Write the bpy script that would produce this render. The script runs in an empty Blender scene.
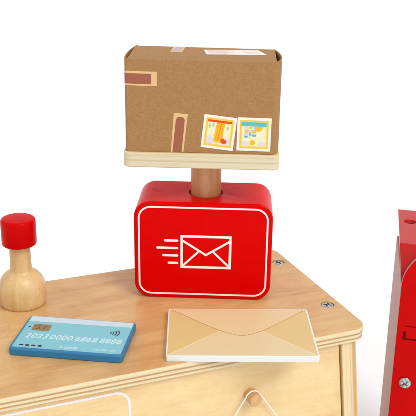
import bpy, bmesh, math, random
from mathutils import Vector, Matrix
random.seed(7)
K = 0.01                       # shapes below are written in centimetres
S = bpy.context.scene
COL = S.collection
PI = math.pi

# ------------------------------------------------------------------ materials
def lin(r, g, b):
    f = lambda c: (c/255/12.92) if c/255 <= 0.04045 else ((c/255+0.055)/1.055)**2.4
    return (f(r), f(g), f(b), 1.0)

class N:
    """small node-tree helper"""
    def __init__(s, name):
        s.m = bpy.data.materials.new(name); s.m.use_nodes = True
        s.t = s.m.node_tree; s.b = s.t.nodes['Principled BSDF']; s.L = s.t.links
    def n(s, kind, **kw):
        x = s.t.nodes.new(kind)
        for k, v in kw.items():
            if k.startswith('i_'): x.inputs[k[2:].replace('_', ' ')].default_value = v
            else: setattr(x, k, v)
        return x
    def co(s, scale=(1, 1, 1), loc=(0, 0, 0), rot=(0, 0, 0)):
        tc = s.n('ShaderNodeTexCoord'); mp = s.n('ShaderNodeMapping')
        mp.inputs['Scale'].default_value = [100*c for c in scale]
        mp.inputs['Location'].default_value = loc
        mp.inputs['Rotation'].default_value = rot
        s.L.new(tc.outputs['Object'], mp.inputs['Vector']); return mp.outputs['Vector']
    def noise(s, vec, scale=1, detail=4, rough=.55, dist=0):
        x = s.n('ShaderNodeTexNoise'); x.inputs['Scale'].default_value = scale
        x.inputs['Detail'].default_value = detail; x.inputs['Roughness'].default_value = rough
        x.inputs['Distortion'].default_value = dist
        s.L.new(vec, x.inputs['Vector']); return x.outputs['Fac']
    def ramp(s, fac, stops, interp='LINEAR'):
        r = s.n('ShaderNodeValToRGB'); e = r.color_ramp; e.interpolation = interp
        while len(e.elements) < len(stops): e.elements.new(.5)
        for q, (p, c) in zip(e.elements, stops): q.position = p; q.color = c
        s.L.new(fac, r.inputs['Fac']); return r.outputs['Color']
    def mix(s, a, b, fac, mode='MIX'):
        x = s.n('ShaderNodeMix', data_type='RGBA', blend_type=mode)
        for sock, v in ((x.inputs[0], fac), (x.inputs[6], a), (x.inputs[7], b)):
            if hasattr(v, 'is_output'): s.L.new(v, sock)
            else: sock.default_value = v
        return x.outputs[2]
    def mth(s, op, a, b=0.0):
        x = s.n('ShaderNodeMath', operation=op)
        for sock, v in ((x.inputs[0], a), (x.inputs[1], b)):
            if hasattr(v, 'is_output'): s.L.new(v, sock)
            else: sock.default_value = v
        return x.outputs[0]
    def bump(s, h, strength=.2, dist=.02):
        x = s.n('ShaderNodeBump'); x.inputs['Strength'].default_value = strength
        x.inputs['Distance'].default_value = dist*K
        s.L.new(h, x.inputs['Height']); s.L.new(x.outputs['Normal'], s.b.inputs['Normal'])
    def fin(s, col=None, rough=.5, spec=.5, metal=0, coat=0, coatr=.1, ior=1.5):
        s.b.inputs['IOR'].default_value = ior
        if col is not None:
            if hasattr(col, 'is_output'): s.L.new(col, s.b.inputs['Base Color'])
            else: s.b.inputs['Base Color'].default_value = col
        if hasattr(rough, 'is_output'): s.L.new(rough, s.b.inputs['Roughness'])
        else: s.b.inputs['Roughness'].default_value = rough
        s.b.inputs['Specular IOR Level'].default_value = spec
        s.b.inputs['Metallic'].default_value = metal
        s.b.inputs['Coat Weight'].default_value = coat
        s.b.inputs['Coat Roughness'].default_value = coatr
        return s.m

def grain_wood(name, light, mid, dark, stretch=(.12, 1, 1), rough=.42, fig=.35, sc=1.0, fine_amt=.6, coat=0.0, warp=.5):
    """long grain lines, soft cloudy figure, tiny dark pores"""
    q = N(name)
    wv = q.co(stretch)
    w = q.n('ShaderNodeTexNoise'); w.inputs['Scale'].default_value = .35; w.inputs['Detail'].default_value = 2
    q.L.new(q.co((.3, .5, .5), loc=(7, 1, 2)), w.inputs['Vector'])
    sub = q.n('ShaderNodeVectorMath', operation='MULTIPLY_ADD')
    q.L.new(w.outputs['Color'], sub.inputs[0]); sub.inputs[1].default_value = (warp*.4, warp*3, warp*3); q.L.new(wv, sub.inputs[2])
    v = sub.outputs[0]
    broad = q.noise(v, .8*sc, 5, .62, .8)
    fine = q.noise(v, 7.5*sc, 5, .7, .15)
    pore = q.noise(q.co(tuple(.3 if a < .5 else 1 for a in stretch), loc=(2, 4, 6)), 17, 2, .5)
    hair = q.noise(q.co(tuple(a*b for a, b in zip(stretch, (.5, 1, 1)))), 14*sc, 3, .6, .2)
    cloud = q.noise(q.co((.45, .7, .7), loc=(3, 9, 1)), .42, 4, .6, 1.0)
    c = q.ramp(broad, [(.34, dark), (.50, mid), (.66, light)])
    c = q.mix(c, q.ramp(cloud, [(.36, dark), (.50, mid), (.62, light)]), fig)
    c = q.mix(c, q.mix(c, dark, .7), q.ramp(fine, [(.46, (0, 0, 0, 1)), (.72, (fine_amt,)*3+(1,))]))
    c = q.mix(c, q.mix(c, light, .7), q.ramp(hair, [(.50, (0, 0, 0, 1)), (.74, (.6, .6, .6, 1))]))
    c = q.mix(c, q.mix(c, dark, .9), q.ramp(pore, [(.63, (0, 0, 0, 1)), (.71, (.75, .75, .75, 1))]))
    q.bump(pore, .10, .008)
    r = q.mth('ADD', q.mth('MULTIPLY', fine, .16), rough-.08)
    return q.fin(c, r, .45, coat=coat, coatr=.22)

def ply_edge(name, axis, z0, thick, plies, along):
    """edge of plywood: bands across `axis` from z0 over thick"""
    q = N(name)
    tc = q.n('ShaderNodeTexCoord'); sp = q.n('ShaderNodeSeparateXYZ')
    q.L.new(tc.outputs['Object'], sp.inputs[0])
    w = q.noise(q.co(along), .5, 3, .5)
    h = q.mth('ADD', q.mth('MULTIPLY', q.mth('SUBTRACT', q.mth('MULTIPLY', sp.outputs[axis], 100), z0), 1/thick),
              q.mth('MULTIPLY', q.mth('SUBTRACT', w, .5), .10))
    c = q.ramp(h, plies, 'LINEAR')
    st = q.noise(q.co(tuple(4 if a > .5 else .25 for a in along)), 3, 4, .65)
    c = q.mix(c, q.mix(c, lin(176, 130, 80), .5), q.ramp(st, [(.52, (0, 0, 0, 1)), (.80, (.75, .75, .75, 1))]))
    q.bump(st, .15, .01)
    return q.fin(c, .55, .35)

def paint(name, col, rough=.3, grain=.05, spec=.5, sc=6, var=.04, ior=1.5):
    q = N(name)
    n1 = q.noise(q.co((.15, 1, 1)), sc, 3, .6)
    n2 = q.noise(q.co((1, 1, 1)), 1.3, 4, .6)
    dark = tuple(c*(1-var*2.2) for c in col[:3]) + (1,)
    c = q.mix(col, dark, q.ramp(n2, [(.38, (0, 0, 0, 1)), (.7, (1, 1, 1, 1))]))
    scr = q.ramp(q.noise(q.co((.25, .25, 3), rot=(.3, .5, .2)), 3.2, 2, .5, .6), [(.66, (0, 0, 0, 1)), (.70, (1, 1, 1, 1))])
    q.bump(n1, grain*1.6, .014)
    r = q.mth('ADD', q.mth('MULTIPLY', n2, .16), q.mth('ADD', q.mth('MULTIPLY', scr, .10), rough-.08))
    return q.fin(c, r, spec, ior=ior)

def plain(name, col, rough=.45, spec=.4):
    q = N(name); n1 = q.noise(q.co(), 12, 3, .6)
    dark = tuple(c*.9 for c in col[:3]) + (1,)
    return q.fin(q.mix(col, dark, n1), rough, spec)

M = {}
M['top'] = grain_wood('birch_top', lin(221, 181, 126), lin(208, 164, 107), lin(188, 138, 82), (.11, 1, 1), .32, .45, 1.1, .42, .14, .35)
M['panel'] = grain_wood('birch_panel', lin(235, 210, 160), lin(229, 200, 148), lin(217, 181, 125), (.12, 1, 1), .45, .45, 1.3, .35)
M['side'] = grain_wood('birch_side', lin(240, 208, 156), lin(232, 194, 138), lin(210, 164, 106), (1, 1, .12), .45)
M['pole'] = grain_wood('beech_pole', lin(208, 160, 112), lin(198, 146, 98), lin(180, 124, 78), (1.4, 1.4, .10), .4, .2, 1.8, warp=.1)
M['peg'] = grain_wood('peg_wood', lin(214, 176, 126), lin(204, 160, 110), lin(180, 134, 86), (1.5, .2, 1.5), .5, .2, 2.5, warp=.1)
M['stamp'] = grain_wood('stamp_wood', lin(224, 191, 137), lin(212, 175, 121), lin(194, 152, 98), (1, 1, .16), .33, .4, 1.4, .35, warp=.2)
c1, c2, c3 = lin(220, 202, 164), lin(184, 146, 98), lin(226, 211, 174)
plies = [(0, lin(226, 196, 148)), (.06, c3), (.20, c1), (.25, c2), (.33, c2), (.37, c3), (.52, c1), (.57, c2), (.64, c2), (.69, c1), (.86, c3), (.93, c3), (1.0, lin(218, 178, 126))]
M['ply_top'] = ply_edge('ply_edge_top', 2, -.92, .92, plies, (.12, .12, 1))
p1, p2 = lin(218, 207, 177), lin(206, 190, 154)
pl2 = [(0, p2), (.10, p1), (.38, p1), (.44, p2), (.50, p2), (.55, p1), (.72, p1), (.80, lin(214, 196, 156)), (.90, p1), (1, p2)]
M['ply_plate'] = ply_edge('ply_edge_plate', 2, 0, 1.04, pl2, (.12, .12, 1))
s1, s2, s3 = lin(228, 207, 165), lin(212, 178, 130), lin(202, 160, 110)
pl3 = [(0, s2), (.06, s1), (.22, s1), (.27, lin(218, 190, 144)), (.32, s1), (.50, s1), (.56, s2), (.62, s1), (.70, s2), (.76, s3), (.88, s3), (.93, s2), (.97, s1), (1, s3)]
M['ply_side'] = ply_edge('ply_edge_side', 0, -1.12, 1.12, pl3, (1, .12, .12))
M['plate_top'] = grain_wood('plate_top', lin(232, 212, 168), lin(224, 200, 152), lin(206, 176, 124))

RED = lin(219, 0, 0)
M['red'] = paint('red_paint', RED, .26, .08, .5, ior=1.14)
M['red_cap'] = paint('red_cap_paint', lin(202, 0, 4), .32, .16, .5, 4, ior=1.15)
M['red_box'] = paint('red_mailbox_paint', lin(204, 0, 0), .3, .06, .5, ior=1.17)
M['red_lid'] = paint('red_lid_paint', lin(196, 26, 22), .2, .05, .5, ior=1.36)
M['pink_sheen'] = paint('painted_pink_sheen', lin(192, 156, 152), .5, .1, .3)  # pale pink stands in for white reflected off red gloss at grazing angles
M['dark_red'] = plain('dark_red_ink', lin(104, 0, 3), .6, .1)
M['white_ink'] = plain('white_ink', lin(246, 240, 236), .5)
M['line_ink'] = plain('panel_line_ink', lin(236, 230, 232), .5)
M['grey_ink'] = plain('grey_ink', lin(150, 150, 140), .5)
M['blue'] = paint('blue_paint', lin(40, 118, 164), .4, .05, .4)
M['cyan'] = plain('card_print', lin(126, 193, 207), .42)
M['band'] = plain('card_band', lin(200, 216, 226), .42)
M['digit'] = plain('card_digits', lin(200, 226, 230), .45)
M['black'] = plain('black_ink', lin(34, 42, 48), .5)
M['chip'] = plain('chip_print', lin(150, 118, 76), .42)
M['chip_line'] = plain('chip_lines', lin(96, 76, 54), .42)
M['env_white'] = paint('envelope_board', lin(226, 227, 222), .45, .03, .4, var=.01)
M['env_flap'] = plain('envelope_flap_print', lin(228, 202, 154), .42)
M['env_low'] = plain('envelope_pocket_print', lin(225, 204, 158), .42)
M['env_side'] = plain('envelope_side_print', lin(221, 192, 130), .42)
M['env_line'] = plain('envelope_brown_line', lin(188, 142, 90), .5)
M['env_edge'] = plain('envelope_pale_line', lin(238, 220, 180), .5)
M['tape'] = plain('tape_cream', lin(226, 188, 132), .5)
M['tape_red'] = plain('tape_red', lin(160, 92, 68), .5)
M['tape_mauve'] = plain('tape_mauve', lin(196, 170, 168), .4)
M['st_white'] = plain('sticker_white', lin(240, 236, 230), .45)
M['st_yellow'] = plain('sticker_yellow', lin(240, 206, 74), .45)
M['st_cream'] = plain('sticker_cream', lin(238, 234, 196), .45)
M['st_gold'] = plain('sticker_gold', lin(246, 186, 8), .45)
M['st_orange'] = plain('sticker_orange', lin(226, 72, 20), .45)
M['st_dots'] = plain('sticker_amber', lin(238, 150, 20), .45)
M['st_green'] = plain('sticker_green', lin(180, 200, 112), .45)
M['st_lilac'] = plain('sticker_lilac', lin(222, 214, 222), .45)
M['st_teal'] = plain('sticker_teal', lin(84, 188, 200), .45)
M['st_sky'] = plain('sticker_pale_blue', lin(192, 214, 220), .45)
M['st_pink'] = plain('sticker_pink', lin(236, 168, 140), .45)
M['lab_pink'] = plain('label_pink_ink', lin(224, 192, 190), .5)
M['string'] = plain('white_cord', lin(240, 236, 226), .7, .2)

def cardboard():
    q = N('kraft_cardboard')
    f1 = q.noise(q.co((1, 1, 1)), 9, 5, .75, .3)
    f2 = q.noise(q.co((.5, .5, 1)), 14, 2, .6)
    sp = q.noise(q.co((1, 1, 1), loc=(5, 2, 8)), 22, 2, .5)
    c = q.ramp(f1, [(.30, lin(152, 112, 68)), (.52, lin(165, 123, 77)), (.72, lin(177, 135, 88))])
    c = q.mix(c, lin(192, 148, 100), q.ramp(f2, [(.55, (0, 0, 0, 1)), (.8, (.5, .5, .5, 1))]))
    c = q.mix(c, lin(128, 84, 46), q.ramp(sp, [(.62, (0, 0, 0, 1)), (.74, (.7, .7, .7, 1))]))
    q.bump(f1, .2, .01)
    return q.fin(c, .75, .25)
M['card'] = cardboard()

def steel():
    q = N('screw_steel'); n1 = q.noise(q.co(), 9, 3, .6)
    q.bump(n1, .5, .02)
    return q.fin(q.ramp(n1, [(.35, lin(130, 138, 142)), (.62, lin(214, 222, 226))]), .3, .5, 1.0)
M['steel'] = steel()
def fl():
    q = N('white_floor'); n1 = q.noise(q.co((.02, .02, .02)), 1, 3, .5)
    return q.fin(q.mix((.88, .88, .88, 1), (.86, .86, .865, 1), n1), .7, .2)
M['floor'] = fl()

# ------------------------------------------------------------------ objects
def thing(name, label, cat, loc=(0, 0, 0), rz=0.0, group=None):
    o = bpy.data.objects.new(name, None); COL.objects.link(o)
    o.location = Vector(loc)*K; o.rotation_euler = (0, 0, rz); o.empty_display_size = .02
    o['label'] = label; o['category'] = cat
    if group: o['group'] = group
    return o

def obj(name, bm, mats, parent=None, bevel=0, seg=3, loc=(0, 0, 0), rot=(0, 0, 0), sharp=35, label=None, flat=False):
    for v in bm.verts: v.co *= K
    if not flat: bmesh.ops.recalc_face_normals(bm, faces=bm.faces)
    me = bpy.data.meshes.new(name); bm.to_mesh(me); bm.free()
    for m in (mats if isinstance(mats, (list, tuple)) else [mats]): me.materials.append(M[m])
    o = bpy.data.objects.new(name, me); COL.objects.link(o)
    o.parent = parent; o.location = Vector(loc)*K; o.rotation_euler = rot
    for p in me.polygons: p.use_smooth = not flat
    if not flat: me.set_sharp_from_angle(angle=math.radians(sharp))
    if bevel:
        b = o.modifiers.new('bevel', 'BEVEL'); b.width = bevel*K; b.segments = seg
        b.limit_method = 'ANGLE'; b.angle_limit = math.radians(40); b.harden_normals = True
    if label: o['label'] = label
    return o

def cut(o, cutters):
    """subtract cutter meshes for real and drop them again"""
    tmp = []
    for bm in cutters:
        for v in bm.verts: v.co *= K
        bmesh.ops.recalc_face_normals(bm, faces=bm.faces)
        me = bpy.data.meshes.new('tmp'); bm.to_mesh(me); bm.free()
        c = bpy.data.objects.new('tmp', me); COL.objects.link(c)
        c.parent = o
        md = o.modifiers.new('cut', 'BOOLEAN'); md.operation = 'DIFFERENCE'; md.object = c; md.solver = 'EXACT'
        tmp.append(c)
    bpy.context.view_layer.update()
    dg = bpy.context.evaluated_depsgraph_get()
    me = bpy.data.meshes.new_from_object(o.evaluated_get(dg))
    o.modifiers.clear(); o.data = me
    for p in me.polygons: p.use_smooth = True
    me.set_sharp_from_angle(angle=math.radians(50))
    wn = o.modifiers.new('normals', 'WEIGHTED_NORMAL'); wn.keep_sharp = True; wn.weight = 100
    for c in tmp: bpy.data.objects.remove(c, do_unlink=True)

def rrect(x0, x1, y0, y1, r, n=8):
    """rounded rectangle outline, ccw; r = one radius or four (bl, br, tr, tl)"""
    rs = r if isinstance(r, (tuple, list)) else (r,)*4
    pts = []
    for (cx, cy, a0), rr in zip((((x0, y0, PI)), ((x1, y0, 1.5*PI)), ((x1, y1, 0)), ((x0, y1, .5*PI))), rs):
        sx = 1 if cx == x0 else -1; sy = 1 if cy == y0 else -1
        if rr <= 0: pts.append((cx, cy)); continue
        for i in range(n+1):
            a = a0 + .5*PI*i/n
            pts.append((cx+sx*rr+rr*math.cos(a), cy+sy*rr+rr*math.sin(a)))
    return pts

def prism(bm, pts, a, b, axis='z', mi=0, side_mi=None):
    """extrude a 2D outline between a and b. axis z: (x,y); axis y: outline is (x,z)"""
    f = (lambda p, h: (p[0], p[1], h)) if axis == 'z' else (lambda p, h: (p[0], h, p[1])) if axis == 'y' else (lambda p, h: (h, p[0], p[1]))
    v0 = [bm.verts.new(f(p, a)) for p in pts]; v1 = [bm.verts.new(f(p, b)) for p in pts]
    n = len(pts)
    F = [bm.faces.new(v0), bm.faces.new(v1)]
    for x in F: x.material_index = mi
    for i in range(n):
        s = bm.faces.new((v0[i], v0[(i+1) % n], v1[(i+1) % n], v1[i]))
        s.material_index = mi if side_mi is None else side_mi
    return bm

def box(bm, x0, x1, y0, y1, z0, z1, mi=0):
    return prism(bm, [(x0, y0), (x1, y0), (x1, y1), (x0, y1)], z0, z1, 'z', mi)

def lathe(bm, prof, n=64, c=(0, 0), mi=0):
    rings = []
    for r, z in prof:
        if r < 1e-6: rings.append([bm.verts.new((c[0], c[1], z))])
        else: rings.append([bm.verts.new((c[0]+r*math.cos(2*PI*i/n), c[1]+r*math.sin(2*PI*i/n), z)) for i in range(n)])
    for A, B in zip(rings, rings[1:]):
        for i in range(n):
            j = (i+1) % n
            if len(A) == 1: f = (A[0], B[i], B[j])
            elif len(B) == 1: f = (A[i], A[j], B[0])
            else: f = (A[i], A[j], B[j], B[i])
            bm.faces.new(f).material_index = mi
    return bm

def stroke(bm, pts, w, h0, h1, axis='z', closed=False, mi=0, cap=True):
    """a flat ribbon of width w along a 2D path, h0..h1 thick"""
    P = [Vector(p) for p in pts]; n = len(P); L = []; R = []
    for i in range(n):
        a = P[i-1] if (i > 0 or closed) else None; b = P[(i+1) % n] if (i < n-1 or closed) else None
        d1 = (P[i]-a).normalized() if a is not None else None
        d2 = (b-P[i]).normalized() if b is not None else None
        d1 = d1 if d1 is not None else d2; d2 = d2 if d2 is not None else d1
        nn = Vector((-(d1+d2).y, (d1+d2).x)).normalized()
        k = 1/max(.5, nn.dot(Vector((-d1.y, d1.x))))
        L.append(P[i]+nn*w/2*k); R.append(P[i]-nn*w/2*k)
    if not closed:
        if cap:                       # rounded ends
            d0 = (P[1]-P[0]).normalized(); d1 = (P[-1]-P[-2]).normalized()
            endc = lambda c, d: [c + Matrix.Rotation(t, 2) @ d * w/2 for t in (PI/2*.66, PI/2*.33, 0, -PI/2*.33, -PI/2*.66)]
            out = L + endc(P[-1], d1) + R[::-1] + endc(P[0], -d0)
        else: out = L + R[::-1]
        return prism(bm, [tuple(p) for p in out], h0, h1, axis, mi)
    f = (lambda p, h: (p[0], p[1], h)) if axis == 'z' else (lambda p, h: (p[0], h, p[1]))
    V = [[bm.verts.new(f(p, h)) for p in S_] for S_, h in ((L, h1), (R, h1), (L, h0), (R, h0))]
    for i in range(n):
        j = (i+1) % n
        for q in ((V[0][i], V[0][j], V[1][j], V[1][i]), (V[2][i], V[2][j], V[3][j], V[3][i]),
                  (V[0][i], V[0][j], V[2][j], V[2][i]), (V[1][i], V[1][j], V[3][j], V[3][i])):
            bm.faces.new(q).material_index = mi
    return bm

def ell(cx, cy, rx, ry=None, n=20, a0=0, a1=2*PI):
    ry = rx if ry is None else ry
    full = abs(a1-a0-2*PI) < 1e-6
    return [(cx+rx*math.cos(a0+(a1-a0)*i/(n if full else n-1)), cy+ry*math.sin(a0+(a1-a0)*i/(n if full else n-1))) for i in range(n)]

def tube(bm, pts, r, n=10):
    P = [Vector(p) for p in pts]; rings = []; up = Vector((0, 1, 0))
    for i, p in enumerate(P):
        d = (P[min(i+1, len(P)-1)]-P[max(i-1, 0)]).normalized()
        a = d.cross(up).normalized(); b = a.cross(d)
        rings.append([bm.verts.new(p+(a*math.cos(2*PI*k/n)+b*math.sin(2*PI*k/n))*r) for k in range(n)])
    for A, B in zip(rings, rings[1:]):
        for k in range(n): bm.faces.new((A[k], A[(k+1) % n], B[(k+1) % n], B[k]))
    bm.faces.new(rings[0]); bm.faces.new(rings[-1])
    return bm

def text_bm(s, size, x, y, h0, h1, width=None, shear=0.0, space=1.0, off=0.0):
    """words as a thin mesh lying in xy; left baseline at x,y (cm)"""
    cu = bpy.data.curves.new('t', 'FONT'); cu.body = s; cu.size = size; cu.shear = shear; cu.space_character = space
    cu.extrude = (h1-h0)/2; cu.offset = off; cu.resolution_u = 3
    o = bpy.data.objects.new('t', cu); COL.objects.link(o)
    bpy.context.view_layer.update()
    me = bpy.data.meshes.new_from_object(o.evaluated_get(bpy.context.evaluated_depsgraph_get()))
    bpy.data.objects.remove(o, do_unlink=True)
    bm = bmesh.new(); bm.from_mesh(me); bpy.data.meshes.remove(me)
    x0 = min(v.co.x for v in bm.verts); x1 = max(v.co.x for v in bm.verts); k = width/(x1-x0) if width else 1
    for v in bm.verts: v.co = Vector((x+(v.co.x-x0)*k, y+v.co.y, (h0+h1)/2+v.co.z))
    return bm

def merge(a, b):
    me = bpy.data.meshes.new('m'); b.to_mesh(me); b.free(); a.from_mesh(me); bpy.data.meshes.remove(me); return a

def screw(parent, loc, r=.42, rot=(0, 0, 0), turn=.4, recess=0.0, group=None):
    bm = lathe(bmesh.new(), [(0, -.3), (r*.5, -.3), (r*.97, -.04), (r, 0), (r*.97, .035), (r*.8, .075), (r*.45, .10), (0, .105)], 40)
    s = obj('screw', bm, 'steel', parent, loc=loc, rot=rot, sharp=60)
    c = []
    for k in (0, 1):
        b = bmesh.new(); a = r*.62; w = r*.13
        pts = [(-a, -w), (a, -w), (a, w), (-a, w)]
        t = turn + k*PI/2
        prism(b, [(p[0]*math.cos(t)-p[1]*math.sin(t), p[0]*math.sin(t)+p[1]*math.cos(t)) for p in pts], -.08, .3)
        c.append(b)
    cut(s, c)
    return s

# ------------------------------------------------------------------ the white ground
bm = bmesh.new(); FZ = -19.5
vs = [bm.verts.new(p) for p in ((-900, -300, FZ), (900, -300, FZ), (900, 2500, FZ), (-900, 2500, FZ))]
bm.faces.new(vs)
g = obj('ground', bm, 'floor', flat=True); g['kind'] = 'structure'

# ------------------------------------------------------------------ cabinet (the counter)
TH = math.atan2(.38, .925)
cab = thing('toy_counter', 'pale birch toy counter with plywood top that carries the card, stamp, envelope and red scale', 'toy counter', (0, 0, 0), TH)
U0, U1, V0, V1 = -6.0, 29.72, 43.28, 58.15
bm = prism(bmesh.new(), rrect(U0, U1, V0, V1, 1.15, 12), -.92, 0, 'z', 0, 1)
tabletop = obj('tabletop', bm, ['top', 'ply_top'], cab, bevel=.07, seg=3)
def uv2(x, y): return (x*math.cos(TH)+y*math.sin(TH), -x*math.sin(TH)+y*math.cos(TH))
sc_pos = [uv2(5.66, 62.05), uv2(8.62, 54.68)]
cut(tabletop, [lathe(bmesh.new(), [(0, -.35), (.50, -.35), (.50, .4), (0, .4)], 40, p) for p in sc_pos])
for p, t in zip(sc_pos, (.2, .9)): screw(tabletop, (p[0], p[1], -.11), .47, turn=t)
FV = 43.75                                     # front plane of the front panel
bm = bmesh.new()
zt, zb = -.925, FZ+.02
def fr_u(z): return 27.66+.112*(-.78-z)
prism(bm, [(U0+1.9-.1*0, zt), (fr_u(zt), zt), (fr_u(zb), zb), (U0+1.9-2.2, zb)][::-1], FV, FV+.6, 'y')
front = obj('front_panel', bm, 'panel', cab, bevel=.03, seg=2)
# printed frame line and a small grey mark inside it
bm = stroke(bmesh.new(), rrect(.5, 12.92, -15.5, -1.48, .95, 10), .17, FV-.012, FV+.002, 'y', True)
obj('border_line', bm, 'line_ink', front, flat=True)
bm = stroke(bmesh.new(), ell(11.33, -3.82, .3, .3, 24, .15, PI-.15), .08, FV-.012, FV+.002, 'y')
obj('printed_mark', bm, 'grey_ink', front, flat=True)
# side panels lean outwards a little
ang = math.atan(.112)
def side(x, sgn):
    b = bmesh.new(); box(b, -1.12 if sgn > 0 else 0, 0 if sgn > 0 else 1.12, V0+.28, V1-.35, -20.2, -.12)
    for f in b.faces:
        n = f.normal; f.normal_update(); f.material_index = 0 if abs(f.normal.x) > .8 else 1
    o = obj('side_panel', b, ['side', 'ply_side'], cab, bevel=.05, seg=2, loc=(x, 0, -.78), rot=(0, -ang*sgn, 0))
    return o
M['ply_side_l'] = M['ply_side']
side(28.90, 1); side(U0+.6, -1)
bm = bmesh.new(); box(bm, U0+1.9, 27.8, V1-1.1, V1-.5, FZ+.02, zt); obj('back_panel', bm, 'panel', cab, bevel=.03)
# peg
PU, PZ, PV = 21.14, -3.55, FV
bm = bmesh.new(); lathe(bm, [(0, 0), (.44, 0), (.44, .93), (.40, .985), (.34, 1.0), (0, 1.0)], 40)
peg = obj('peg', bm, 'peg', cab, loc=(PU, PV, PZ), rot=(PI/2, 0, 0))

# string over the peg
st = thing('string', 'thin white string looped over the wooden peg on the counter front', 'string', (0, 0, 0), TH)
pts = []; sv = FV-.50; rr = .50
pts += [(PU-2.6, sv+.28, PZ-3.9), (PU-1.95, sv+.2, PZ-2.6), (PU-1.15, sv+.12, PZ-1.1), (PU-.66, sv+.05, PZ-.2)]
for i in range(11):
    a = PI*.93 - (PI*.80)*i/10
    pts.append((PU+rr*math.cos(a), sv, PZ+rr*math.sin(a)))
pts += [(PU+.78, sv+.05, PZ-.25), (PU+1.42, sv+.14, PZ-1.2), (PU+2.3, sv+.2, PZ-2.5), (PU+3.1, sv+.28, PZ-3.9)]
def smooth(P, it=2):
    for _ in range(it):
        Q = [P[0]]
        for a, b in zip(P, P[1:]):
            a, b = Vector(a), Vector(b); Q += [a*.75+b*.25, a*.25+b*.75]
        P = Q+[P[-1]]
    return P
obj('cord', tube(bmesh.new(), smooth(pts), .05), 'string', st)

# ------------------------------------------------------------------ scale
SA = -.036
scale = thing('toy_scale', 'glossy red toy parcel scale with white envelope emblem on its front, standing on the counter', 'toy scale', (-.33, 55.30, 0), SA)
W, HH, DD = 4.86, 7.30, 4.85
bm = prism(bmesh.new(), rrect(-W, W, 0, HH, 1.15, 14), 0, DD, 'y')
body = obj('body', bm, 'red', scale, bevel=.16, seg=4)
PC = (.08, 2.42)
cut(body, [lathe(bmesh.new(), [(0, 3), (1.24, 3), (1.24, 9), (0, 9)], 64, PC)])
bm = stroke(bmesh.new(), rrect(-W+.36, W-.36, .36, HH-.36, .85, 12), .125, -.010, .004, 'y', True)
obj('border_line', bm, 'white_ink', body, flat=True)
bm = bmesh.new(); ex0, ex1, ez0, ez1 = -1.57, 2.02, 2.38, 4.90; t = .18
k0, k1 = -.012, .004
stroke(bm, [(ex0+t/2, ez0+t/2), (ex1-t/2, ez0+t/2), (ex1-t/2, ez1-t/2), (ex0+t/2, ez1-t/2)], t, k0, k1, 'y', True)
mx = (ex0+ex1)/2+.0; mz = 3.42
stroke(bm, [(ex0+.14, ez1-.42), (mx, mz), (ex1-.14, ez1-.42)], t*.85, k0-.002, k1, 'y', cap=False)
stroke(bm, [(ex0+.14, ez0+.16), (mx-.50, mz+.27)], t*.8, k0-.003, k1, 'y', cap=False)
stroke(bm, [(ex1-.14, ez0+.16), (mx+.50, mz+.27)], t*.8, k0-.003, k1, 'y', cap=False)
obj('envelope_emblem', bm, 'white_ink', body, flat=True)
bm = bmesh.new()
for z, a, b in ((4.46, -2.66, -1.80), (3.90, -3.20, -1.80), (3.33, -2.78, -1.80), (2.76, -2.40, -1.80)):
    stroke(bm, [(a, z), (b, z)], .17, k0, k1, 'y')
obj('speed_lines', bm, 'white_ink', body, flat=True)
pole = obj('pole', lathe(bmesh.new(), [(0, 3.05), (1.08, 3.05), (1.08, 10.09), (0, 10.09)], 64, PC), 'pole', scale)
BZ = 10.07
bm = prism(bmesh.new(), rrect(-5.38, 5.06, -.92, 4.95, .5, 8), 0, 1.04, 'z', 0, 1)
plate = obj('plate', bm, ['plate_top', 'ply_plate'], scale, bevel=.09, seg=3, loc=(0, 0, BZ))

# ------------------------------------------------------------------ cardboard parcel
BA = -.04; B0 = BZ+1.05
par = thing('parcel', 'brown cardboard parcel with two picture stickers, sitting on the plate of the scale', 'parcel', (-.425, 57.106, B0), BA)
TZ = 17.29-B0
bm = bmesh.new()
prism(bm, [(-4.90, -2.50), (4.70, -2.50), (4.82, -2.40), (4.82, 2.42), (-4.86, 2.82), (-4.93, 2.8)], 0, TZ)
pb = obj('box_body', bm, 'card', par, bevel=.022, seg=2)
def flap(pts, th):
    P = [Vector(p) for p in pts]; out = []
    for i, p in enumerate(P):
        d = (P[min(i+1, len(P)-1)]-P[max(i-1, 0)]).normalized(); nn = Vector((d.y, -d.x))
        out.append(p-nn*th)
    return [tuple(p) for p in P]+[tuple(p) for p in out[::-1]]
def sm2(P): return [tuple(q)[:2] for q in smooth([Vector((a, b, 0)) for a, b in P], 2)]
bm = prism(bmesh.new(), flap(sm2([(4.69, -2.500), (4.87, -2.45), (5.04, -2.15), (5.18, -1.4), (5.22, -.5), (5.12, .9), (4.82, 2.3)]), .09), 0, TZ+.03)
obj('side_flap', bm, 'card', par, bevel=.015, seg=2)
bm = prism(bmesh.new(), flap(sm2([(-4.89, -2.500), (-5.01, -2.45), (-5.09, -2.1), (-5.16, -1.2), (-5.17, -.3), (-5.14, 1.1), (-4.90, 2.84)]), -.09), 0, TZ+.03)
obj('side_flap', bm, 'card', par, bevel=.015, seg=2)
FY = -2.50
def zz(z): return z-B0
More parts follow.
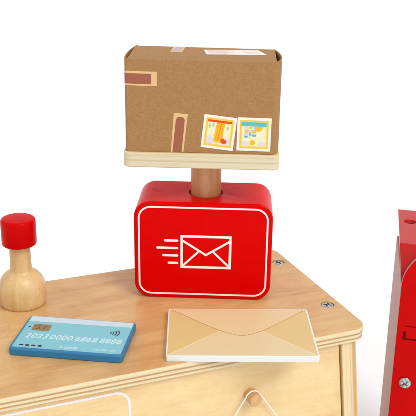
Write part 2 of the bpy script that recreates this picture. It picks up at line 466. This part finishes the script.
# tape strips
wrap = sm2([(-4.80, -2.506), (-4.89, -2.504), (-5.013, -2.454), (-5.094, -2.1), (-5.165, -1.2), (-5.175, -.3)])
def layered(name, layers, parent, mats, label=None, axis='y', base=FY, sgn=-1):
    b = bmesh.new()
    for k, (mi, pts) in enumerate(layers):
        prism(b, pts, base-sgn*.004, base+sgn*(.008+.004*k), axis, mi)
    return obj(name, b, mats, parent, flat=True, label=label)
def sh(pts): return [(x+(.12 if x > -4.8 else 0), zz(z)) for x, z in pts]
layered('tape', [(0, sh([(-4.90, 15.58), (-3.05, 15.56), (-3.05, 16.50), (-4.90, 16.53)])),
                 (1, sh([(-4.90, 15.70), (-3.42, 15.68), (-3.40, 16.36), (-4.90, 16.38)]))], pb, ['tape', 'tape_red'], 'reddish tape strip near the upper left corner of the parcel')
corner = prism(bmesh.new(), flap(wrap, .006), 15.58-B0, 16.53-B0)
prism(corner, flap([(p[0]-.004, p[1]-.004) for p in wrap], .006), 15.70-B0, 16.38-B0, 'z', 1)
obj('tape', corner, ['tape', 'tape_red'], pb, sharp=60)
bm = bmesh.new()
cr = sm2([(-4.95, -2.515), (-5.04, -2.47), (-5.20, -2.1), (-5.34, -1.2), (-5.35, -.3)])
layered('tape', [(0, sh([(-2.14, 11.14), (-1.30, 11.14), (-1.02, 13.74), (-1.94, 13.82)])),
                 (1, sh([(-2.03, 11.14), (-1.42, 11.14), (-1.21, 13.36), (-1.30, 13.50), (-1.50, 13.56), (-1.70, 13.52), (-1.80, 13.38)]))], pb, ['tape', 'tape_red'], 'reddish tape strip rising from the bottom edge of the parcel')
layered('tape', [(0, [(-2.34, .62), (-1.52, .50), (-1.42, 2.66), (-2.24, 2.70)]),
                 (1, [(-2.20, .78), (-1.62, .68), (-1.54, 2.66), (-2.12, 2.70)])], pb, ['tape', 'tape_mauve'], 'pale tape strip on the lid of the parcel', 'z', TZ, 1)
lay = [(0, [(.18, -.12), (4.22, .10), (3.66, 1.92), (-.10, 1.66)])]
def q4(a, b, s0, t0): # point in the label quad
    q = lay[0][1]
    p = lambda i: Vector(q[i]); return tuple((p(0)*(1-a)+p(1)*a)*(1-b)+(p(3)*(1-a)+p(2)*a)*b)
for r_, (a0, a1) in ((.80, (.05, .55)), (.66, (.05, .42)), (.52, (.05, .60)), (.38, (.05, .5)), (.24, (.05, .36)), (.80, (.66, .94)), (.60, (.64, .92)), (.40, (.66, .95)), (.22, (.68, .9))):
    lay.append((1, [q4(a0, r_-.045, 0, 0), q4(a1, r_-.045, 0, 0), q4(a1, r_+.045, 0, 0), q4(a0, r_+.045, 0, 0)]))
b = bmesh.new()
for k, (mi, p) in enumerate(lay): prism(b, p, TZ-.004, TZ+(.008 if k == 0 else .013), 'z', mi)
obj('address_label', b, ['st_white', 'lab_pink'], pb, flat=True)

def sticker(cx, cz, w, h, a, shapes, mats, label):
    """shapes: (material index, polygon in 0..1 units, level)"""
    b = bmesh.new(); ca, sa = math.cos(a), math.sin(a)
    def tr(p):
        x, y = (p[0]-.5)*w, (p[1]-.5)*h
        return (cx+x*ca-y*sa, zz(cz)+x*sa+y*ca)
    for k, (mi, pts, lv) in enumerate(shapes): prism(b, [tr(p) for p in pts], FY+.002, FY-.010-.003*lv-.00002*k, 'y', mi)
    return obj('sticker', b, mats, pb, flat=True, label=label)
sq = lambda i: [(i, i), (1-i, i), (1-i, 1-i), (i, 1-i)]
R4 = lambda a, b_, c, d: [(a, c), (b_, c), (b_, d), (a, d)]
SM = ['st_white', 'st_yellow', 'st_cream', 'st_gold', 'st_orange', 'st_dots', 'st_green', 'st_lilac', 'st_teal', 'st_sky', 'st_pink']
def frame_dots(i):
    out = []
    for k in range(19):
        t_ = i+.012+(1-2*i-.024)*(k+.5)/19
        for p in ((t_, i+.028), (t_, 1-i-.028), (i+.028, t_), (1-i-.028, t_)): out.append((3, ell(p[0], p[1], .010, .010, 6), 2))
    return out
s1_ = [(0, sq(0), 0), (1, sq(.075), 1), (2, sq(.145), 2)] + frame_dots(.075)
s1_ += [(7, [(.15, .16), (.15, .36), (.24, .39), (.36, .33), (.50, .26), (.52, .16)], 3), (7, [(.60, .16), (.62, .30), (.74, .37), (.85, .34), (.85, .16)], 3)]
s1_ += [(4, R4(.13, .87, .80, .865), 4)]
sx = lambda t_: .455-.10*t_
s1_ += [(3, [(.41, .80), (.67, .80), (.63, .40), (.70, .31), (.66, .20), (.39, .20), (.36, .28)], 4)]
for r_ in range(9):
    for c_ in range(3):
        y_ = .765-.060*r_; x_ = .475+.070*c_-.0055*r_
        s1_.append((4 if c_ == 1 else 5, ell(x_, y_, .022, .017, 8), 5))
s1_ += [(4, ell(.69, .245, .085, .068, 18), 5), (4, [(.58, .31), (.66, .345), (.72, .28), (.60, .185)], 5)]
for x_, y_ in ((.20, .69), (.31, .72), (.76, .67)):
    s1_.append((6, [(x_, y_-.085), (x_+.035, y_-.01), (x_, y_+.07), (x_-.035, y_-.01)], 4))
    s1_.append((6, R4(x_-.005, x_+.005, y_, .80), 4))
sticker(1.16, 12.55, 2.16, 2.26, -.108, s1_, SM, 'square sticker of an orange patterned stocking under a red bar')
s2_ = [(0, sq(0), 0), (1, sq(.075), 1), (2, sq(.145), 2)] + frame_dots(.075)
s2_ += [(7, [(.15, .17), (.15, .28), (.24, .31), (.38, .24), (.40, .17)], 3), (7, [(.62, .17), (.64, .26), (.76, .30), (.85, .25), (.85, .17)], 3)]
s2_ += [(3, ell(.62, .76, .15, .17, 18, PI, 2*PI), 4), (8, R4(.125, .86, .745, .865), 4)]
for x_ in (.24, .31, .44, .51): s2_.append((9, R4(x_-.013, x_+.013, .46, .745), 4))
s2_ += [(9, R4(.20, .34, .68, .71), 4), (9, R4(.20, .34, .50, .53), 4), (10, R4(.22, .56, .60, .622), 5), (10, R4(.36, .375, .38, .62), 5), (10, R4(.24, .56, .55, .563), 5)]
s2_ += [(3, ell(.385, .70, .033, .033, 12), 6), (3, ell(.51, .575, .035, .045, 12), 6), (3, ell(.27, .575, .022, .022, 12), 6)]
s2_ += [(8, ell(.27, .45, .055, .055, 14, PI, 2*PI), 6), (9, R4(.22, .32, .45, .49), 5), (8, ell(.51, .49, .062, .062, 14, PI, 2*PI), 6), (9, R4(.45, .57, .49, .53), 5), (8, ell(.385, .50, .035, .035, 12), 6)]
s2_ += [(3, ell(.46, .255, .078, .078, 20), 4)] + [(5, ell(.46+.04*math.cos(q*1.26), .255+.04*math.sin(q*1.26), .008, .008, 6), 5) for q in range(5)]
sticker(3.49, 12.48, 2.24, 2.26, -.012, s2_, SM, 'square sticker with a teal bar above an orange disc')

# ------------------------------------------------------------------ stamp
stp = thing('toy_stamp', 'wooden rubber stamp with a round natural foot and red cap, standing behind the blue card', 'toy stamp', (-13.00, 54.33, 0))
dome = [(0, 0), (1.52, 0), (1.58, .04)]
dome += [(1.63, .25), (1.67, .6), (1.665, 1.0)]
for i in range(1, 11):
    a = i/11*PI/2*.86
    dome.append((0.50+1.165*math.cos(a)**.95, 1.0+1.50*math.sin(a)))
dome += [(.80, 2.52), (.77, 2.62), (0, 2.62)]
obj('foot', lathe(bmesh.new(), dome, 80), 'stamp', stp, sharp=50)
obj('handle', lathe(bmesh.new(), [(0, 2.6), (.76, 2.6), (.735, 2.9), (.72, 3.6), (.72, 4.6), (0, 4.5)], 64), 'stamp', stp)
cap = [(0, 4.48), (1.10, 4.48), (1.16, 4.52), (1.19, 4.62), (1.19, 6.18)]
for i in range(1, 6):
    a = PI/2*i/5; cap.append((1.19-.20+.20*math.cos(a), 6.18+.20*math.sin(a)))
cap += [(0, 6.41)]
obj('cap', lathe(bmesh.new(), cap, 72), 'red_cap', stp, sharp=50)

# ------------------------------------------------------------------ bank card
CA = -.118
crd = thing('toy_bank_card', 'chunky blue toy bank card with a chip and pale numbers, lying left of the envelope', 'toy bank card', (-8.514+.0, 48.56, 0), CA)
T = .50
bm = prism(bmesh.new(), rrect(-3.66, 3.62, -2.10, 2.42, .28, 8), 0, T)
cb = obj('board', bm, 'blue', crd, bevel=.08, seg=3)
bm = prism(bmesh.new(), rrect(-3.50, 3.47, -1.86, 2.33, .16, 6), T-.01, T+.006)
obj('printed_face', bm, 'cyan', cb, flat=True)
bm = prism(bmesh.new(), [(-3.495, 1.60), (3.465, 1.66), (3.465, 2.22), (3.40, 2.31), (-3.43, 2.31), (-3.495, 2.22)], T, T+.010)
obj('magnetic_band', bm, 'band', cb, flat=True)
bm = prism(bmesh.new(), rrect(-2.98, -1.79, .40, 1.26, .12, 5), T, T+.010, 'z', 0)
for x_ in (-2.62, -2.15): stroke(bm, [(x_, .44), (x_, 1.22)], .035, T, T+.014, 'z', mi=1)
for y_ in (.66, .98): stroke(bm, [(-2.95, y_), (-2.62, y_)], .035, T, T+.014, 'z', mi=1); stroke(bm, [(-2.15, y_), (-1.82, y_)], .035, T, T+.014, 'z', mi=1)
stroke(bm, ell(-2.385, .82, .15, .22, 16), .035, T, T+.015, 'z', True, 1)
obj('chip', bm, ['chip', 'chip_line'], cb, flat=True)
bm = prism(bmesh.new(), [(-3.30, .84), (-3.13, .75), (-3.13, .93)], T, T+.010)
obj('arrow_mark', bm, 'black', cb, flat=True)
b = bmesh.new()
for s_, x_, w_ in (('2023', -3.10, 1.50), ('0000', -1.46, 1.48), ('6868', .20, 1.44), ('8888', 1.80, 1.42)):
    merge(b, text_bm(s_, .84, x_, -.60, T+.003, T+.012, w_, .16, 1.05, .010))
obj('card_number', b, 'digit', cb, flat=True)
b = bmesh.new()
for x_ in (-2.97, -2.58, -2.18, -1.77): prism(b, rrect(x_-.13, x_+.13, -1.65, -1.46, .05, 3), T, T+.010)
obj('square_marks', b, 'black', cb, flat=True)
b = text_bm('T. JOINE', .30, -.50, -1.62, T+.003, T+.012, 1.12, .1, 1, .006)
obj('holder_name', b, 'digit', cb, flat=True)
b = text_bm('00/00  00', .28, 1.72, -1.58, T+.003, T+.012, 1.35, .1)
obj('expiry_date', b, 'digit', cb, flat=True)
b = bmesh.new()
for k, (x_, r_) in enumerate(((2.14, .13), (2.14, .30), (2.14, .48), (2.14, .66))):
    stroke(b, ell(x_, .76, r_, r_*.95, 12, -.62, .62), .075, T, T+.010, 'z')
obj('contactless_mark', b, 'black', cb, flat=True)

# ------------------------------------------------------------------ envelope
env = thing('toy_envelope', 'flat toy envelope with cream and tan folds, lying in front of the red scale', 'toy envelope', (2.242, 49.64, 0), .022)
T = .44; EX, EY = 4.80, 3.28
bm = prism(bmesh.new(), rrect(-EX, EX, -EY+.1, EY, .16, 6), 0, T)
eb = obj('board', bm, 'env_white', env, bevel=.05, seg=3)
x0, x1, y0, y1 = -EX+.10, EX-.12, -EY+.16, EY-.10
# three printed fields
lp, rp = (-1.33, .03), (1.42, .05)
for q_, e_ in ((x0, lp), (x1, rp)): obj('side_fold', prism(bmesh.new(), [(q_, y0+.02), e_, (q_, y1-.04)], T-.01, T+.006), 'env_side', eb, flat=True)
flp = sm2([(x0, y1), (-1.5, .17), (-.55, -.38), (.05, -.62), (.70, -.38), (1.6, .17), (x1, y1)])
flp = [(x0, y1)]+flp+[(x1, y1)]
low = [(x0, y0), (x1, y0), rp, (.6, -.30), (.05, -.56), (-.5, -.30), lp]
obj('lower_fold', prism(bmesh.new(), low, T-.01, T+.0075), 'env_low', eb, flat=True)
for q_, e_ in ((x0, lp), (x1, rp)): obj('fold_line', stroke(bmesh.new(), [(q_, y0), e_], .06, T, T+.009, 'z'), 'env_edge', eb, flat=True)
obj('top_flap', prism(bmesh.new(), flp[1:-1], T-.01, T+.012), 'env_flap', eb, flat=True)
b = stroke(bmesh.new(), flp[2:-2], .042, T, T+.016, 'z', cap=False)
obj('flap_line', b, 'env_line', eb, flat=True)

# ------------------------------------------------------------------ red mailbox at the right
mb = thing('toy_mailbox', 'tall red toy mailbox with arched front and silver screw, at the right border', 'toy mailbox', (14.55, 58.0, FZ), 0)
rd = Vector((.972, -.234)); dd = Vector((.234, .972))
MW = 9.0
def at(s, t_): v = rd*s+dd*t_; return (v.x, v.y)
H0 = .06-FZ
# body: left face runs almost along the line of sight
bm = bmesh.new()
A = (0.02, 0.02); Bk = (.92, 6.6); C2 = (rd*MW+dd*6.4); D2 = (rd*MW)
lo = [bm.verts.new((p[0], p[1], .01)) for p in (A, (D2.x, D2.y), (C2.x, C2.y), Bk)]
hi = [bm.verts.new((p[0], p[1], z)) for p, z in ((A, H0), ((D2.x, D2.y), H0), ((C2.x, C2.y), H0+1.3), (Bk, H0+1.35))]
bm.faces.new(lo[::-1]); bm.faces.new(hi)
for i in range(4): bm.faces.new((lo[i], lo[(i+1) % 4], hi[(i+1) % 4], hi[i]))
mbody = obj('body', bm, 'pink_sheen', mb, bevel=.06, seg=3)  # grazing reflection of the left face is put into the body colour
# lid with a sloping front
bm = bmesh.new()
LZ = H0+2.85
def lidp(s, t_, z): x_, y_ = at(s, t_); return bm.verts.new((x_, y_, z))
prof = [(.12, H0-.0), (1.30, LZ), (8.9, LZ), (8.9, H0+.9), (6.3, H0+.7)]
vl = [lidp((-.02, -.37, -.78, .1, .3)[i], t_, z) for i, (t_, z) in enumerate(prof)]; vr = [lidp(MW, t_, z) for t_, z in prof]
bm.faces.new(vl); bm.faces.new(vr[::-1])
for i in range(len(prof)):
    j = (i+1) % len(prof); bm.faces.new((vl[i], vl[j], vr[j], vr[i]))
mlid = obj('lid', bm, 'red_lid', mb, bevel=.05, seg=3)
hx, hy = 16.25-14.55, 63.9-58.0
cut(mlid, [lathe(bmesh.new(), [(0, LZ-.45), (.50, LZ-.45), (.50, LZ+1), (0, LZ+1)], 40, (hx, hy))])
screw(mlid, (hx, hy, LZ-.30), .46, turn=.5)
# arched front panel in its own frame (x along the front, y = depth)
fpn = math.atan2(rd.y, rd.x)
R_ = 3.6
out = [(0, .01), (MW, .01), (MW, H0)]
out += [(MW-R_*.95+R_*.95*math.cos(a), H0+R_*.97*math.sin(a)) for a in [PI/2*i/14 for i in range(1, 15)]]
out += [(R_*.95+R_*.95*math.cos(a), H0+R_*.97*math.sin(a)) for a in [PI/2+PI/2*i/14 for i in range(0, 15)]]
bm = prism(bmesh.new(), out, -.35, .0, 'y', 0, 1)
fp = obj('front_panel', bm, ['red_box', 'pink_sheen'], mb, bevel=.07, seg=3, loc=(.0, -.02, 0), rot=(0, 0, fpn))  # rim colour paints in the pale highlight along the arch edge
zf = lambda z: z-FZ
b = bmesh.new(); k0, k1 = -.362, -.345
stroke(b, [(.60, zf(-3.12)), (8.2, zf(-3.12))], .07, k0, k1, 'y')
stroke(b, [(.62, zf(-3.58)), (.62, zf(-4.16))], .24, k0, k1, 'y', cap=False)
stroke(b, [(.50, zf(-4.20)), (8.2, zf(-4.20))], .12, k0-.002, k1, 'y')
stroke(b, [(1.78, zf(-3.7)), (1.78, zf(-4.16))], .14, k0, k1, 'y', cap=False)
obj('slot_mark', b, 'dark_red', fp, flat=True)
screw(fp, (1.02, -.45, zf(-7.95)), .47, rot=(PI/2, 0, 0), turn=.75)

# ------------------------------------------------------------------ camera
f_, p_, r_, H_ = 850.6, .350, .015, 27.148
cr_, sr_, cp, sp = math.cos(r_), math.sin(r_), math.cos(p_), math.sin(p_)
X = Vector((cr_, sp*sr_, cp*sr_)); Y = Vector((-sr_, sp*cr_, cp*cr_)); Z = Vector((0, -cp, sp))
cam = bpy.data.cameras.new('camera'); co = bpy.data.objects.new('camera', cam); COL.objects.link(co)
m = Matrix((X, Y, Z)).transposed().to_4x4(); m.translation = Vector((0, 0, H_))*K
co.matrix_world = m
cam.sensor_width = 36; cam.lens = 36*f_/416; cam.clip_start = .01; cam.clip_end = 100
S.camera = co

# ------------------------------------------------------------------ studio light
w = bpy.data.worlds.new('World'); S.world = w; w.use_nodes = True
w.node_tree.nodes['Background'].inputs[0].default_value = (1, 1, 1, 1)
w.node_tree.nodes['Background'].inputs[1].default_value = .84
def area(name, loc, target, size, power, col=(1, 1, 1)):
    l = bpy.data.lights.new(name, 'AREA'); l.shape = 'RECTANGLE'; l.size = size[0]*K; l.size_y = size[1]*K
    l.energy = power; l.color = col
    o = bpy.data.objects.new(name, l); COL.objects.link(o)
    o.location = Vector(loc)*K
    o.rotation_euler = (Vector(target)-Vector(loc)).to_track_quat('-Z', 'Y').to_euler()
sl = bpy.data.lights.new('key_light', 'SUN'); sl.energy = 1.5; sl.angle = math.radians(25); sl.color = (1, .985, .96)
so = bpy.data.objects.new('key_light', sl); COL.objects.link(so)
so.rotation_euler = Vector((-.55, .62, -.85)).to_track_quat('-Z', 'Y').to_euler()
area('fill_softbox', (-95, 10, 70), (0, 55, 2), (70, 70), .8, (1, .99, .98))

S.view_settings.view_transform = 'Standard'; S.view_settings.look = 'None'
S.view_settings.exposure = 0; S.view_settings.gamma = 1
S.render.engine = 'CYCLES'
S.render.resolution_x = 1024; S.render.resolution_y = 1024
